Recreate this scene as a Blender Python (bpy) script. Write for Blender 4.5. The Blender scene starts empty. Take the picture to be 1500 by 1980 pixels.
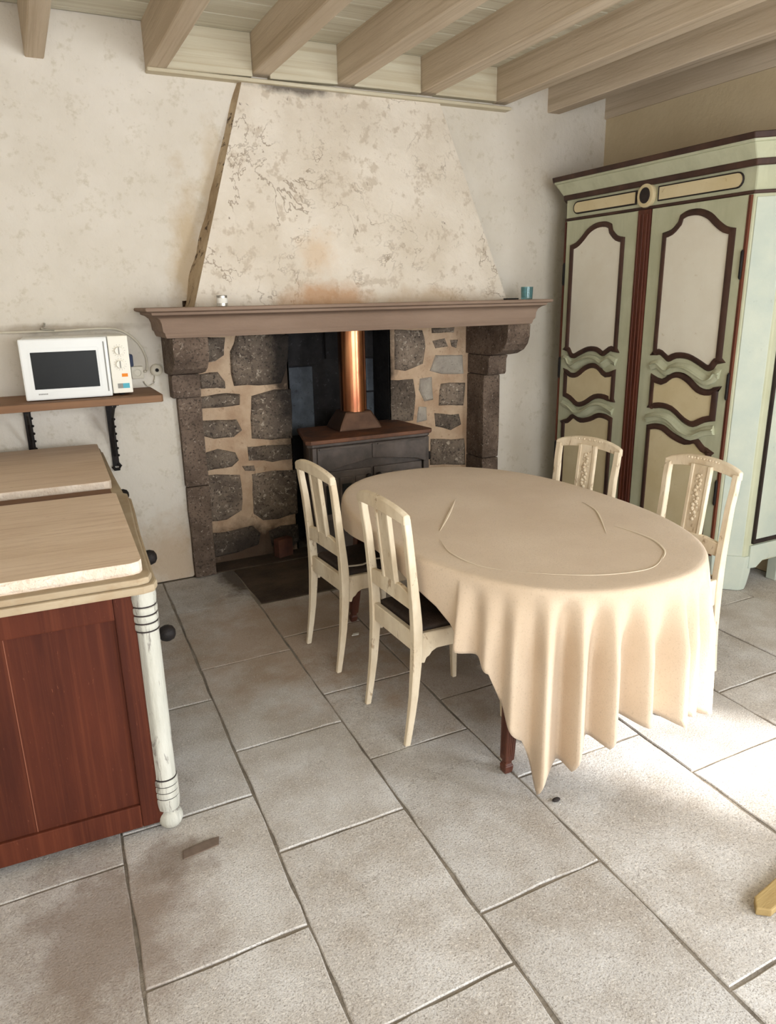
import bpy, bmesh, math, random
from mathutils import Vector, Matrix, noise
random.seed(7)
SC = bpy.context.scene
COL = SC.collection
PI = math.pi

# ------------------------------------------------------------------ camera
FPX, YAW, PIT, ROL = 1404.54, math.radians(26.1845), math.radians(16.4953), math.radians(1.1159)
CAM = Vector((0, 0, 1.6))
_f = Vector((math.sin(YAW)*math.cos(PIT), math.cos(YAW)*math.cos(PIT), -math.sin(PIT)))
_r = Vector((math.cos(YAW), -math.sin(YAW), 0)); _d = _f.cross(_r)
RGT = math.cos(ROL)*_r + math.sin(ROL)*_d; DWN = -math.sin(ROL)*_r + math.cos(ROL)*_d
cd = bpy.data.cameras.new('camera'); cam = bpy.data.objects.new('camera', cd); COL.objects.link(cam)
cd.sensor_fit = 'VERTICAL'; cd.sensor_height = 24.0; cd.lens = FPX/1980*24; cd.clip_start = 0.02
mw = Matrix((RGT, -DWN, -_f)).transposed().to_4x4(); mw.translation = CAM
cam.matrix_world = mw
SC.camera = cam
# ------------------------------------------------------------------ light
w = bpy.data.worlds.new('sky'); SC.world = w; w.use_nodes = True
bg = w.node_tree.nodes['Background']; bg.inputs[0].default_value = (.80, .90, 1.0, 1); bg.inputs[1].default_value = 1.6
def light(name, kind, loc, dirv, energy, color, **kw):
    l = bpy.data.lights.new(name, kind); o = bpy.data.objects.new(name, l); COL.objects.link(o)
    o.location = loc; o.rotation_euler = Vector(dirv).to_track_quat('-Z', 'Y').to_euler()
    l.energy = energy; l.color = color
    for k, v in kw.items(): setattr(l, k, v)
    return o
light('sun', 'SUN', (6, -4, 5), (-.6, .8, -.52), 14.0, (1, .96, .90), angle=math.radians(4))
light('fill_added_garden_door', 'AREA', (3.80, -.90, 1.1), (-1, .35, -.1), 160, (.86, .93, 1.0), shape='RECTANGLE', size=1.05, size_y=2.1)  # area lamp added inside the unseen garden door opening
light('fill_added_front_window', 'AREA', (.9, -2.22, 1.45), (.05, 1, -.02), 140, (.93, .965, 1.0), shape='RECTANGLE', size=2.6, size_y=1.9)  # area lamp added inside the unseen front window opening
SC.view_settings.view_transform = 'Standard'; SC.view_settings.look = 'None'
SC.view_settings.gamma = 1.0; SC.view_settings.use_curve_mapping = False
SC.view_settings.exposure = 0.0

# ------------------------------------------------------------------ pixel helpers (photo frame 1500x1980)
def ray(u, v): return RGT*((u-750)/FPX) + DWN*((v-990)/FPX) + _f
def F(u, v, z=0): d = ray(u, v); return CAM + d*((z-CAM.z)/d.z)
def PY(u, v, y): d = ray(u, v); return CAM + d*(y/d.y)
def PX(u, v, x): d = ray(u, v); return CAM + d*(x/d.x)

# ------------------------------------------------------------------ materials
def srgb(c):
    return tuple(((x/255)/12.92 if x/255 <= .04045 else ((x/255+.055)/1.055)**2.4) for x in c) + (1,)
class NT:
    def __init__(s, m): s.t = m.node_tree; s.n = s.t.nodes; s.l = s.t.links
    def add(s, k, **kw):
        x = s.n.new(k)
        for a, b in kw.items(): setattr(x, a, b)
        return x
    def noise(s, vec, scale, detail=4, rough=.6, dist=0):
        x = s.add('ShaderNodeTexNoise'); s.l.new(vec, x.inputs['Vector'])
        x.inputs['Scale'].default_value = scale; x.inputs['Detail'].default_value = detail
        x.inputs['Roughness'].default_value = rough; x.inputs['Distortion'].default_value = dist
        return x.outputs['Fac']
    def ramp(s, fac, lo, hi, a=0., b=1.):
        x = s.add('ShaderNodeMapRange'); s.l.new(fac, x.inputs[0]); x.clamp = True
        x.inputs[1].default_value = lo; x.inputs[2].default_value = hi; x.inputs[3].default_value = a; x.inputs[4].default_value = b
        return x.outputs[0]
    def mix(s, fac, a, b, mode='MIX'):
        x = s.add('ShaderNodeMix', data_type='RGBA', blend_type=mode)
        for i, v in ((0, fac), (6, a), (7, b)):
            if hasattr(v, 'is_output'): s.l.new(v, x.inputs[i])
            elif isinstance(v, (int, float)): x.inputs[i].default_value = v
            else: x.inputs[i].default_value = srgb(v) if max(v) > 1 else tuple(v)
        return x.outputs[2]
    def math(s, op, a, b=None):
        x = s.add('ShaderNodeMath', operation=op)
        for i, v in ((0, a), (1, b)):
            if v is None: continue
            if hasattr(v, 'is_output'): s.l.new(v, x.inputs[i])
            else: x.inputs[i].default_value = v
        return x.outputs[0]
def mat(name, c1, c2=None, scale=3, rough=.8, bump=0, bscale=40, stretch=(1, 1, 1), speck=None, wear=None, streak=None, metal=0,
        rnd=0, lo=.35, hi=.65, world=False, patches=(), spec=.3, coat=0, sheen=0, crack=None):
    """c1-c2: large mottling; speck=(colour, scale, threshold, strength); wear=(colour, scale, threshold); streak=(colour, stretch, strength);
    stains=[(colour, world centre, radii, strength)] - stains of stain"""
    m = bpy.data.materials.new(name); m.use_nodes = True; t = NT(m)
    b = t.n['Principled BSDF']
    b.inputs['Roughness'].default_value = rough; b.inputs['Metallic'].default_value = metal
    b.inputs['Specular IOR Level'].default_value = spec
    if coat: b.inputs['Coat Weight'].default_value = coat
    if sheen: b.inputs['Sheen Weight'].default_value = sheen
    geo = t.add('ShaderNodeNewGeometry')
    tc = t.add('ShaderNodeTexCoord')
    src = geo.outputs['Position'] if world else tc.outputs['Object']
    mp = t.add('ShaderNodeMapping'); t.l.new(src, mp.inputs[0]); mp.inputs['Scale'].default_value = stretch
    oi = t.add('ShaderNodeObjectInfo')
    off = t.add('ShaderNodeVectorMath', operation='SCALE'); off.inputs[0].default_value = (13, 7, 5); t.l.new(oi.outputs['Random'], off.inputs['Scale'])
    ad = t.add('ShaderNodeVectorMath', operation='ADD'); t.l.new(mp.outputs[0], ad.inputs[0])
    if not world: t.l.new(off.outputs[0], ad.inputs[1])
    v = ad.outputs[0]
    c = t.mix(t.ramp(t.noise(v, scale, 5), lo, hi), c1, c2 or c1)
    if streak:
        mp2 = t.add('ShaderNodeMapping'); t.l.new(v, mp2.inputs[0]); mp2.inputs['Scale'].default_value = streak[1]
        c = t.mix(t.ramp(t.noise(mp2.outputs[0], 10, 4, .65), .48, .68, 0, streak[2]), c, streak[0])
    if speck:
        c = t.mix(t.ramp(t.noise(v, speck[1], 3, .75), speck[2], speck[2]+(speck[4] if len(speck) > 4 else .09), 0, speck[3] if len(speck) > 3 else 1), c, speck[0])
    if wear:
        c = t.mix(t.ramp(t.noise(v, wear[1], 6, .7, .6), wear[2], wear[2]+.06, 0, wear[3] if len(wear) > 3 else 1), c, wear[0])
    if crack:      # thin contour lines: (colour, scale, half width, strength)
        a = t.math('ABSOLUTE', t.math('SUBTRACT', t.noise(v, crack[1], 5, .62, .4), .5))
        gate = t.ramp(t.noise(v, crack[1]*.8+.7, 2), .46, .60)
        c = t.mix(t.math('MULTIPLY', t.ramp(a, crack[2]*.4, crack[2], crack[3], 0), gate), c, crack[0])
    for (sc, ctr, rad, st) in patches:
        sb = t.add('ShaderNodeVectorMath', operation='SUBTRACT'); t.l.new(geo.outputs['Position'], sb.inputs[0]); sb.inputs[1].default_value = ctr
        dv = t.add('ShaderNodeVectorMath', operation='DIVIDE'); t.l.new(sb.outputs[0], dv.inputs[0]); dv.inputs[1].default_value = rad
        ln = t.add('ShaderNodeVectorMath', operation='LENGTH'); t.l.new(dv.outputs[0], ln.inputs[0])
        nz = t.noise(geo.outputs['Position'], 7, 5, .65)
        s1 = t.math('ADD', ln.outputs['Value'], t.math('MULTIPLY', t.math('SUBTRACT', nz, .5), 1.6))
        c = t.mix(t.ramp(s1, .35, 1.0, st, 0), c, sc)
    if rnd:
        hs = t.add('ShaderNodeHueSaturation'); t.l.new(c, hs.inputs['Color'])
        t.l.new(t.ramp(oi.outputs['Random'], 0, 1, 1-rnd, 1+rnd), hs.inputs['Value']); c = hs.outputs[0]
    t.l.new(c, b.inputs['Base Color'])
    if bump:
        bn = t.add('ShaderNodeBump'); bn.inputs['Strength'].default_value = min(1, bump); bn.inputs['Distance'].default_value = .012*max(1, bump)
        t.l.new(t.noise(v, bscale, 5, .65), bn.inputs['Height']); t.l.new(bn.outputs[0], b.inputs['Normal'])
    return m
W = 4.21          # plane of the back wall
def P3(p): return (p.x, p.y, p.z)
M = {}
M['plaster'] = mat('plaster', (222, 214, 202), (208, 199, 184), 1.4, .95, .45, 22, world=True, speck=((190, 179, 158), 17, .56, .6, .16), wear=((168, 154, 132), 30, .67, .7),
    patches=[((186, 162, 126), (.90, W, 1.75), (.13, .5, .55), .7), ((192, 170, 136), (1.06, W, 2.15), (.08, .5, .40), .55), ((150, 134, 114), (.20, W, 1.475), (.55, .5, .03), .6),  # last entry here: darker band along the wall above the microwave
            ((190, 160, 125), (.66, W, .1), (.3, .5, .35), .6), ((150, 138, 128), (.36, W, .98), (.10, .5, .16), .55)])
M['plaster_shade'] = mat('plaster_right_shaded', (205, 188, 156), (190, 172, 140), 1.2, .95, .3, 20, world=True)  # same plaster made darker and browner, the wall's shade put into its colour
M['hood'] = mat('hood_plaster', (227, 217, 203), (212, 200, 183), 2.6, .95, 1.6, 8, world=True, speck=((186, 170, 150), 12, .55, .6), wear=((120, 106, 92), 15, .665), crack=((150, 134, 116), 3.2, .010, .75),
    patches=[((184, 138, 96), (1.62, 4.03, 1.58), (.34, .5, .13), .75), ((212, 184, 152), (1.6, 4.05, 1.85), (.14, .5, .14), .6), ((186, 160, 130), (2.3, 4.05, 1.58), (.5, .5, .09), .6),
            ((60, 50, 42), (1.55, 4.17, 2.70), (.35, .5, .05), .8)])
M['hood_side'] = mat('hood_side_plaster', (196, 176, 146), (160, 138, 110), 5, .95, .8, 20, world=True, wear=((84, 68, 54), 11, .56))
M['mortar'] = mat('lime_mortar', (204, 178, 150), (178, 148, 120), 6, .95, .8, 30, world=True, speck=((150, 120, 94), 25, .60, .6),
    patches=[((40, 32, 27), (1.5, 4.4, 1.15), (.2, .6, .75), .95), ((40, 32, 27), (2.12, 4.4, 1.2), (.16, .6, .5), .9), ((60, 44, 34), (1.2, 4.4, .05), (.7, .6, .22), .9)])
_soot = [((22, 19, 18), (1.5, 4.4, 1.2), (.22, .6, .8), .92), ((22, 19, 18), (2.12, 4.4, 1.3), (.13, .6, .5), .9), ((35, 28, 24), (1.3, 4.4, .08), (.6, .6, .22), .8)]
M['stone'] = mat('granite_stone', (140, 124, 108), (92, 80, 70), 7, .9, 1.3, 35, world=True, speck=((50, 44, 40), 60, .55, .85), wear=((186, 172, 154), 42, .575), patches=_soot, rnd=.25)
M['stone_pale'] = mat('pale_granite_stone', (182, 172, 158), (160, 150, 138), 9, .9, .7, 60, world=True, speck=((120, 110, 100), 60, .6, .7))
M['jamb'] = mat('jamb_granite', (126, 108, 94), (92, 77, 66), 7, .9, .8, 50, world=True, speck=((54, 46, 40), 75, .54, .8), wear=((166, 152, 138), 50, .60))
M['soot'] = mat('sooty_masonry', (44, 42, 42), (24, 22, 22), 6, .9, .8, 25, world=True, speck=((70, 70, 72), 40, .62, .6))
M['slate'] = mat('slate_plate', (86, 92, 98), (58, 62, 68), 6, .75, .3, 30, speck=((40, 42, 45), 40, .6, .8))
M['mantel'] = mat('mantel_wood', (152, 130, 113), (134, 112, 96), 4, .8, .25, 30, stretch=(.25, 1, 1), streak=((112, 92, 78), (.12, 1, 1.6), .7), world=True)
M['hearth'] = mat('hearth_stone', (84, 70, 58), (58, 47, 39), 5, .9, .6, 30, world=True, speck=((120, 106, 92), 40, .66, .6))
M['flag'] = mat('flagstone', (206, 203, 200), (178, 170, 161), 4.5, .82, .35, 150, world=True, lo=.36, hi=.64, speck=((116, 108, 100), 210, .50, .75, .16), wear=((228, 222, 214), 130, .56, .6), rnd=.07, crack=((128, 120, 112), 2.3, .004, .4),
    patches=[((160, 132, 104), (1.15, 3.15, 0), (1.0, .75, .3), .6), ((158, 134, 108), (1.5, 2.5, 0), (.5, .6, .3), .5), ((132, 116, 104), (-.02, 1.72, 0), (.34, .42, .2), .75), ((112, 96, 82), (.2, 1.90, 0), (.16, .10, .2), .6), ((70, 58, 48), (.98, 4.05, 0), (.14, .42, .2), .85)])  # includes browner floor under the table and towards the hearth
M['joint'] = mat('floor_joint', (150, 141, 129), (112, 104, 94), 8, .95, .6, 50, world=True)
M['beam'] = mat('limewashed_beam', (208, 192, 170), (190, 172, 148), 2.5, .85, .3, 30, stretch=(3, .35, 3), streak=((160, 140, 114), (1.5, .12, 1.5), .55), world=True)
M['board'] = mat('limewashed_board', (216, 212, 194), (202, 196, 176), 2.5, .85, .2, 30, stretch=(.35, 3, 3), streak=((176, 164, 140), (.1, 1.5, 1.5), .6), world=True)
M['header'] = mat('header_board', (210, 202, 180), (196, 184, 158), 2.5, .85, .2, 30, stretch=(.35, 3, 3), streak=((178, 160, 130), (.12, 1.5, 1.5), .6), world=True)
M['green'] = mat('sage_paint', (194, 196, 170), (182, 184, 156), 5, .6, .12, 40, wear=((120, 104, 80), 11, .705), streak=((166, 168, 140), (1, 1, .15), .5))
M['cream'] = mat('cream_panel_paint', (232, 228, 214), (224, 218, 202), 4, .6, .06, 30, speck=((196, 182, 150), 20, .66, .6))
M['ochre'] = mat('ochre_panel_paint', (220, 206, 170), (210, 194, 154), 5, .6, .06, 30, speck=((176, 152, 108), 24, .66, .6))
M['brown'] = mat('brown_moulding_paint', (78, 54, 44), (56, 38, 32), 8, .55, .1, 40, stretch=(1, 1, .4), wear=((130, 118, 92), 16, .70))
M['redbrown'] = mat('red_brown_wood', (104, 56, 38), (74, 36, 26), 6, .5, .1, 40, stretch=(3, 3, .25))
M['dark'] = mat('dark_line_paint', (48, 38, 36), (34, 28, 28), 8, .6)
M['bluegreen'] = mat('pale_blue_green_paint', (196, 202, 188), (182, 192, 182), 5, .6, .1, 40, speck=((150, 150, 140), 20, .68, .5))
M['cloth'] = mat('linen_cloth', (214, 194, 171), (203, 181, 156), 2.5, .95, .25, 260, world=True, speck=((188, 168, 144), 150, .56, .6), sheen=.15)
M['crease'] = mat('linen_crease', (228, 214, 192), (220, 204, 182), 6, .95)
M['chair'] = mat('cream_chair_paint', (230, 216, 192), (206, 188, 160), 9, .6, .2, 50, stretch=(1, 1, .5), wear=((158, 132, 102), 24, .60, .8), rnd=.03)
M['seat'] = mat('dark_seat', (66, 52, 44), (44, 35, 31), 9, .6, .4, 60)
M['cord'] = mat('pale_cord', (190, 178, 160))
M['tleg'] = mat('mahogany', (98, 58, 42), (72, 40, 30), 6, .45, .1, 40, stretch=(4, 4, .3))
M['panelwood'] = mat('red_brown_panel', (84, 40, 25), (62, 28, 18), 2.2, .7, .12, 60, spec=.15, stretch=(2.5, 2.5, .5), streak=((100, 52, 33), (2, 2, .12), .5), speck=((136, 84, 62), 60, .66, .5))
M['crackwood'] = mat('pale_crack', (128, 78, 58))
M['scrap'] = mat('grey_brown_mark', (122, 106, 94), (100, 86, 76), 20, .9)  # tone of the shaded chip in the floor
M['distress'] = mat('distressed_white', (196, 194, 184), (170, 168, 156), 7, .65, .25, 40, stretch=(2, 2, .4), streak=((136, 134, 126), (2, 2, .12), .7), wear=((118, 112, 106), 18, .56, .85))
M['topwood'] = mat('bare_top_wood', (176, 160, 134), (156, 138, 112), 3, .7, .15, 50, stretch=(.6, 2, 2), streak=((150, 124, 92), (2, .2, 1), .5))
M['midwood'] = mat('mid_brown_wood', (128, 92, 66), (108, 76, 54), 3, .7, .15, 50, stretch=(.4, 3, 3))
M['trav'] = mat('travertine', (228, 206, 182), (216, 192, 166), 3, .6, .15, 40, stretch=(.5, 2.0, 1), streak=((190, 158, 130), (.8, 3.0, 1), .5), speck=((140, 104, 78), 34, .69, .8))
M['travedge'] = mat('travertine_broken_edge', (238, 224, 208), (220, 202, 182), 14, .85, .9, 60, speck=((196, 170, 146), 30, .6, .6))
M['shelf'] = mat('shelf_wood', (150, 114, 84), (128, 94, 68), 3, .65, .15, 40, stretch=(.3, 3, 3), streak=((104, 74, 54), (.1, 2, 2), .6))
M['iron'] = mat('black_iron', (38, 32, 30), (24, 21, 20), 12, .6, .4, 50, metal=.3)
M['cast'] = mat('cast_iron', (98, 88, 82), (72, 65, 60), 7, .5, .25, 50, metal=.35)
M['rust'] = mat('rusty_iron_top', (124, 84, 62), (84, 62, 52), 7, .6, .3, 40, metal=.25)
M['copper'] = mat('copper', (206, 150, 108), (168, 104, 76), 4, .25, .05, 30, stretch=(1, 1, .4), metal=1.0)
M['coppersheet'] = mat('tarnished_copper', (104, 78, 62), (80, 60, 48), 5, .5, .1, 30, metal=.7)
M['white'] = mat('white_enamel', (232, 232, 228), (226, 226, 222), 3, .35, spec=.5)
M['whiteplastic'] = mat('cream_plastic', (238, 232, 218), (232, 226, 210), 3, .4, spec=.5)
M['glassdark'] = mat('smoked_glass', (34, 34, 32), (28, 28, 27), 3, .3, spec=.12)
M['grey'] = mat('grey_print', (150, 148, 142))
M['orange'] = mat('orange_print', (236, 140, 52))
M['blue'] = mat('blue_print', (96, 178, 196))
M['navy'] = mat('navy_plastic', (62, 68, 88))
M['tin'] = mat('bare_tin', (216, 214, 208), (190, 188, 182), 5, .3, metal=.9)
M['paper'] = mat('white_paper', (232, 228, 218))
M['brick'] = mat('red_brick', (104, 66, 52), (78, 50, 42), 8, .9, .5, 40)
M['pebble'] = mat('dark_pebble', (60, 52, 48), (44, 38, 36), 8, .8)
M['straw'] = mat('yellow_wood', (172, 148, 100), (150, 126, 82), 4, .7, .2, 40, stretch=(.4, 3, 3))
M['socket'] = mat('ivory_socket', (216, 208, 190), (200, 190, 170), 5, .45)
def glass(name, col):
    m = bpy.data.materials.new(name); m.use_nodes = True; b = m.node_tree.nodes['Principled BSDF']
    b.inputs['Base Color'].default_value = srgb(col); b.inputs['Roughness'].default_value = .05
    b.inputs['Transmission Weight'].default_value = .85; b.inputs['IOR'].default_value = 1.45
    return m
M['tumbler'] = glass('blue_green_glass', (150, 196, 200))
M['pane'] = glass('window_glass', (250, 252, 252))

# ------------------------------------------------------------------ mesh helpers
class MB:
    def __init__(s): s.v = []; s.f = []; s.m = []
    def add(s, vs, fs, mi=0):
        o = len(s.v); s.v += [tuple(p) for p in vs]; s.f += [tuple(i+o for i in f) for f in fs]; s.m += [mi]*len(fs); return s
    def box(s, x0, x1, y0, y1, z0, z1, mi=0):
        return s.add([(x0, y0, z0), (x1, y0, z0), (x1, y1, z0), (x0, y1, z0), (x0, y0, z1), (x1, y0, z1), (x1, y1, z1), (x0, y1, z1)],
                     [(0, 3, 2, 1), (4, 5, 6, 7), (0, 1, 5, 4), (1, 2, 6, 5), (2, 3, 7, 6), (3, 0, 4, 7)], mi)
    def loft(s, rings, closed=True, cap=True, mi=0):
        n = len(rings[0]); vs = [p for r in rings for p in r]; fs = []
        for i in range(len(rings)-1):
            for j in range(n if closed else n-1):
                k = (j+1) % n; fs.append((i*n+j, i*n+k, (i+1)*n+k, (i+1)*n+j))
        if cap: fs += [tuple(range(n-1, -1, -1)), tuple((len(rings)-1)*n+j for j in range(n))]
        return s.add(vs, fs, mi)
    def prism(s, poly, fn, a, b, mi=0):
        """poly 2-D points, fn(p, t) -> 3-D; extruded from t=a to t=b"""
        return s.loft([[fn(p, a) for p in poly], [fn(p, b) for p in poly]], mi=mi)
    def lathe(s, prof, c=(0, 0, 0), n=20, mi=0):
        return s.loft([[(c[0]+r*math.cos(2*PI*j/n), c[1]+r*math.sin(2*PI*j/n), c[2]+z) for j in range(n)] for r, z in prof], mi=mi)
    def tube(s, pts, r, n=8, mi=0):
        pts = [Vector(p) for p in pts]; rings = []
        for i, p in enumerate(pts):
            t = (pts[min(i+1, len(pts)-1)]-pts[max(i-1, 0)]).normalized()
            a = Vector((0, 0, 1)) if abs(t.z) < .9 else Vector((1, 0, 0))
            u = t.cross(a).normalized(); v = t.cross(u); rr = r[i] if isinstance(r, (list, tuple)) else r
            rings.append([p + u*rr*math.cos(2*PI*j/n) + v*rr*math.sin(2*PI*j/n) for j in range(n)])
        return s.loft(rings, mi=mi)
    def ball(s, c, r, nx=14, nz=9, sc=(1, 1, 1), mi=0):
        pr = [(max(1e-4, r*math.sin(PI*i/nz)), -r*math.cos(PI*i/nz)) for i in range(nz+1)]
        return s.loft([[(c[0]+sc[0]*q*math.cos(2*PI*j/nx), c[1]+sc[1]*q*math.sin(2*PI*j/nx), c[2]+sc[2]*z) for j in range(nx)] for q, z in pr], mi=mi)
    def mesh(s, name, mats, bevel=0, smooth=False, seg=2, ang=30):
        me = bpy.data.meshes.new(name); me.from_pydata(s.v, [], s.f)
        for m in (mats if isinstance(mats, (list, tuple)) else [mats]): me.materials.append(M[m] if isinstance(m, str) else m)
        for p, mi in zip(me.polygons, s.m): p.material_index = mi
        bm = bmesh.new(); bm.from_mesh(me)
        bmesh.ops.recalc_face_normals(bm, faces=bm.faces)
        if bevel:
            ed = [e for e in bm.edges if len(e.link_faces) == 2 and e.calc_face_angle(0) > math.radians(ang)]
            bmesh.ops.bevel(bm, geom=ed, offset=bevel, segments=seg, affect='EDGES', profile=.6, clamp_overlap=True)
        bm.to_mesh(me); bm.free()
        if smooth:
            for p in me.polygons: p.use_smooth = True
            try: me.set_sharp_from_angle(angle=math.radians(smooth if smooth > 1 else 40))
            except Exception: pass
        return me
    def build(s, name, mats, parent=None, **kw):
        o = bpy.data.objects.new(name, s.mesh(name, mats, **kw)); COL.objects.link(o); o.parent = parent
        return o
def tag(o, label=None, cat=None, group=None, kind=None):
    for k, v in (('label', label), ('category', cat), ('group', group), ('kind', kind)):
        if v: o[k] = v
    return o
def empty(name, loc=(0, 0, 0), rz=0, **kw):
    o = bpy.data.objects.new(name, None); COL.objects.link(o); o.location = loc; o.rotation_euler = (0, 0, rz); o.empty_display_size = .1
    return tag(o, **kw)
def copy_tree(o, parent=None):
    c = o.copy(); COL.objects.link(c); c.parent = parent
    for ch in o.children: copy_tree(ch, c)
    return c
def XYc(p, t): return (p[0], p[1], t)
def XZc(p, t): return (p[0], t, p[1])
def YZc(p, t): return (t, p[0], p[1])
def offset_loop(pts, d):
    """move a closed 2-D loop inward (d>0) whatever its winding"""
    n = len(pts); A = sum(pts[i][0]*pts[(i+1) % n][1]-pts[(i+1) % n][0]*pts[i][1] for i in range(n)); sg = 1 if A > 0 else -1
    out = []
    for i in range(n):
        a, b, c = Vector(pts[i-1]), Vector(pts[i]), Vector(pts[(i+1) % n])
        t1 = (b-a).normalized(); t2 = (c-b).normalized()
        n1 = Vector((-t1.y, t1.x))*sg; n2 = Vector((-t2.y, t2.x))*sg; m = (n1+n2)
        m = m.normalized() if m.length > 1e-6 else n1; k = max(.5, m.dot(n1))
        out.append(tuple(b+m*d/k))
    return out
def ribbon(pts, w, h, y0, closed=True):
    """raised moulding along 2-D (x,z) points on the plane y=y0, proud towards -y"""
    n = len(pts); rings = []
    for i in range(n):
        a = Vector(pts[i-1] if (closed or i) else pts[0]); b = Vector(pts[i]); c = Vector(pts[(i+1) % n] if (closed or i < n-1) else pts[-1])
        t1 = (b-a).normalized() if (b-a).length > 1e-7 else (c-b).normalized(); t2 = (c-b).normalized() if (c-b).length > 1e-7 else t1
        m = Vector((-t1.y, t1.x))+Vector((-t2.y, t2.x)); m = m.normalized() if m.length > 1e-6 else Vector((-t1.y, t1.x))
        k = max(.55, m.dot(Vector((-t1.y, t1.x)))); ring = []
        for s_, hh in ((-.5, 0), (-.46, .75), (-.2, 1), (.12, .8), (.42, .35), (.5, 0)):
            q = b+m*(w*s_/k); ring.append((q.x, y0-h*hh, q.y))
        rings.append(ring)
    if closed: rings.append(rings[0])
    mb = MB(); mb.loft(rings, closed=True, cap=not closed); return mb
def smooth_line(pts, n=4):
    out = []
    for i in range(len(pts)-1):
        p0 = Vector(pts[max(0, i-1)]); p1 = Vector(pts[i]); p2 = Vector(pts[i+1]); p3 = Vector(pts[min(len(pts)-1, i+2)])
        for k in range(n):
            t = k/n
            out.append(tuple(.5*((2*p1)+(p2-p0)*t+(2*p0-5*p1+4*p2-p3)*t*t+(3*p1-p0-3*p2+p3)*t**3)))
    out.append(tuple(pts[-1])); return out

# ================================================================== STRUCTURE
XL, XR, YF, ZC = -1.5, 3.77, -2.3, 2.925
# ---- floor: mortar bed + flagstones one by one
fl = MB().box(XL-.1, XR+.1, YF-.1, 4.9, -.16, -.006).build('floor', 'joint'); tag(fl, kind='structure')
def rowx(k, y): return [-1.55, -.95, -.42, .05, .475, .905, 1.325, 1.885, 2.39, 2.87, 3.36, 3.80][k] + .035*(y-1.5)
CR = {0: [-.9, .3, 1.2, 2.2, 3.1, 4.3], 1: [-1.3, -.2, .8, 1.75, 2.6, 3.5, 4.3], 2: [-1.0, .2, 1.0, 1.95, 2.9, 3.6, 4.3], 3: [-1.4, -.5, .55, 1.49, 2.076, 2.75, 3.45, 4.3],
      4: [-1.2, -.3, .5, 1.145, 1.78, 2.342, 3.02, 3.70, 4.3], 5: [-1.5, -.6, .3, 1.311, 2.07, 2.565, 3.16, 3.61, 4.3], 6: [-1.0, -.1, .85, 1.735, 2.3, 2.95, 3.6, 4.3],
      7: [-1.3, -.3, .6, 1.48, 2.2, 3.0, 3.7, 4.3], 8: [-.9, .1, 1.05, 1.8, 2.5, 3.3, 4.3], 9: [-1.3, -.2, .7, 1.5, 2.4, 3.2, 4.3], 10: [-1.0, .2, 1.1, 2.0, 2.9, 3.7, 4.3]}
def edge(a, b, amp, seed):
    n = max(2, int((Vector(b)-Vector(a)).length/.07)); out = []
    for i in range(n):
        t = i/n; p = Vector(a).lerp(Vector(b), t); d = (Vector(b)-Vector(a)).normalized()
        k = noise.noise((p.x*9+seed, p.y*9, seed))*amp if i else 0
        out.append((p.x-d.y*k, p.y+d.x*k))
    return out
def slab(poly, parent, m, z1, z0=-.04, bev=.003, name='flagstone'):
    a = offset_loop(poly, .0045); b = offset_loop(poly, .0045+bev)
    mb = MB().loft([[(*p, z0) for p in a], [(*p, z1-bev*.8) for p in a], [(*p, z1) for p in b]])
    return mb.build(name, m, parent)
HX0, HX1 = .84, 2.86
for k in range(11):
    ys = [YF]+CR[k]
    for i in range(len(ys)-1):
        y0, y1 = ys[i], min(ys[i+1], 4.3)
        if k in (5, 6, 7, 8) and y0 >= 3.55: continue
        if y1 >= 4.29: y1 = 4.20
        if k in (5, 6, 7, 8) and y1 > 3.61: y1 = 3.61
        if y1-y0 < .05: continue
        A, B, C, D = (rowx(k, y0), y0), (rowx(k+1, y0), y0), (rowx(k+1, y1), y1), (rowx(k, y1), y1)
        A = (max(A[0], XL), A[1]); D = (max(D[0], XL), D[1]); B = (min(B[0], XR), B[1]); C = (min(C[0], XR), C[1])
        if B[0]-A[0] < .03: continue
        sd = k*3.7+i
        poly = edge(A, B, .007, sd)+edge(B, C, .007, sd+1)+edge(C, D, .007, sd+2)+edge(D, A, .007, sd+3)
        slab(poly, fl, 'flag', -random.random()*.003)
# dark hearth stones in front of and inside the fireplace
for (x0, x1, y0, y1) in ((.992, 1.62, 3.62, 4.20), (1.63, 2.25, 3.62, 4.20), (2.26, 2.93, 3.62, 4.20), (.89, 1.55, 4.21, 4.40), (1.56, 2.20, 4.21, 4.64), (2.21, 2.79, 4.21, 4.40)):
    slab(edge((x0, y0), (x1, y0), .006, x0)+edge((x1, y0), (x1, y1), .006, y0)+edge((x1, y1), (x0, y1), .006, x1)+edge((x0, y1), (x0, y0), .006, y1), fl, 'hearth', -.001, name='hearth_stone')
# ---- walls
def lumpy(x0, x1, z0, z1, y, amp, step=.09):
    """a plastered face in the XZ plane, slightly uneven"""
    nx, nz = max(1, int((x1-x0)/step)), max(1, int((z1-z0)/step)); mb = MB()
    vs = []
    for j in range(nz+1):
        for i in range(nx+1):
            x = x0+(x1-x0)*i/nx; z = z0+(z1-z0)*j/nz; e = 0 if i in (0, nx) or j in (0, nz) else 1
            vs.append((x, y-e*amp*(.5+noise.noise((x*1.7, z*1.7, 3.1))+.4*noise.noise((x*6, z*6, 1.1))), z))
    fs = [(j*(nx+1)+i, j*(nx+1)+i+1, (j+1)*(nx+1)+i+1, (j+1)*(nx+1)+i) for j in range(nz) for i in range(nx)]
    return mb.add(vs, fs)
wb = MB()
for (x0, x1, z0, z1) in ((XL, HX0, 0, ZC), (HX1, XR, 0, ZC), (HX0, HX1, 1.6, ZC)):
    wb.box(x0, x1, W+.004, 4.95, z0, z1); q = lumpy(x0, x1, z0, z1, W+.004, .006); wb.add(q.v, q.f)
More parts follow.
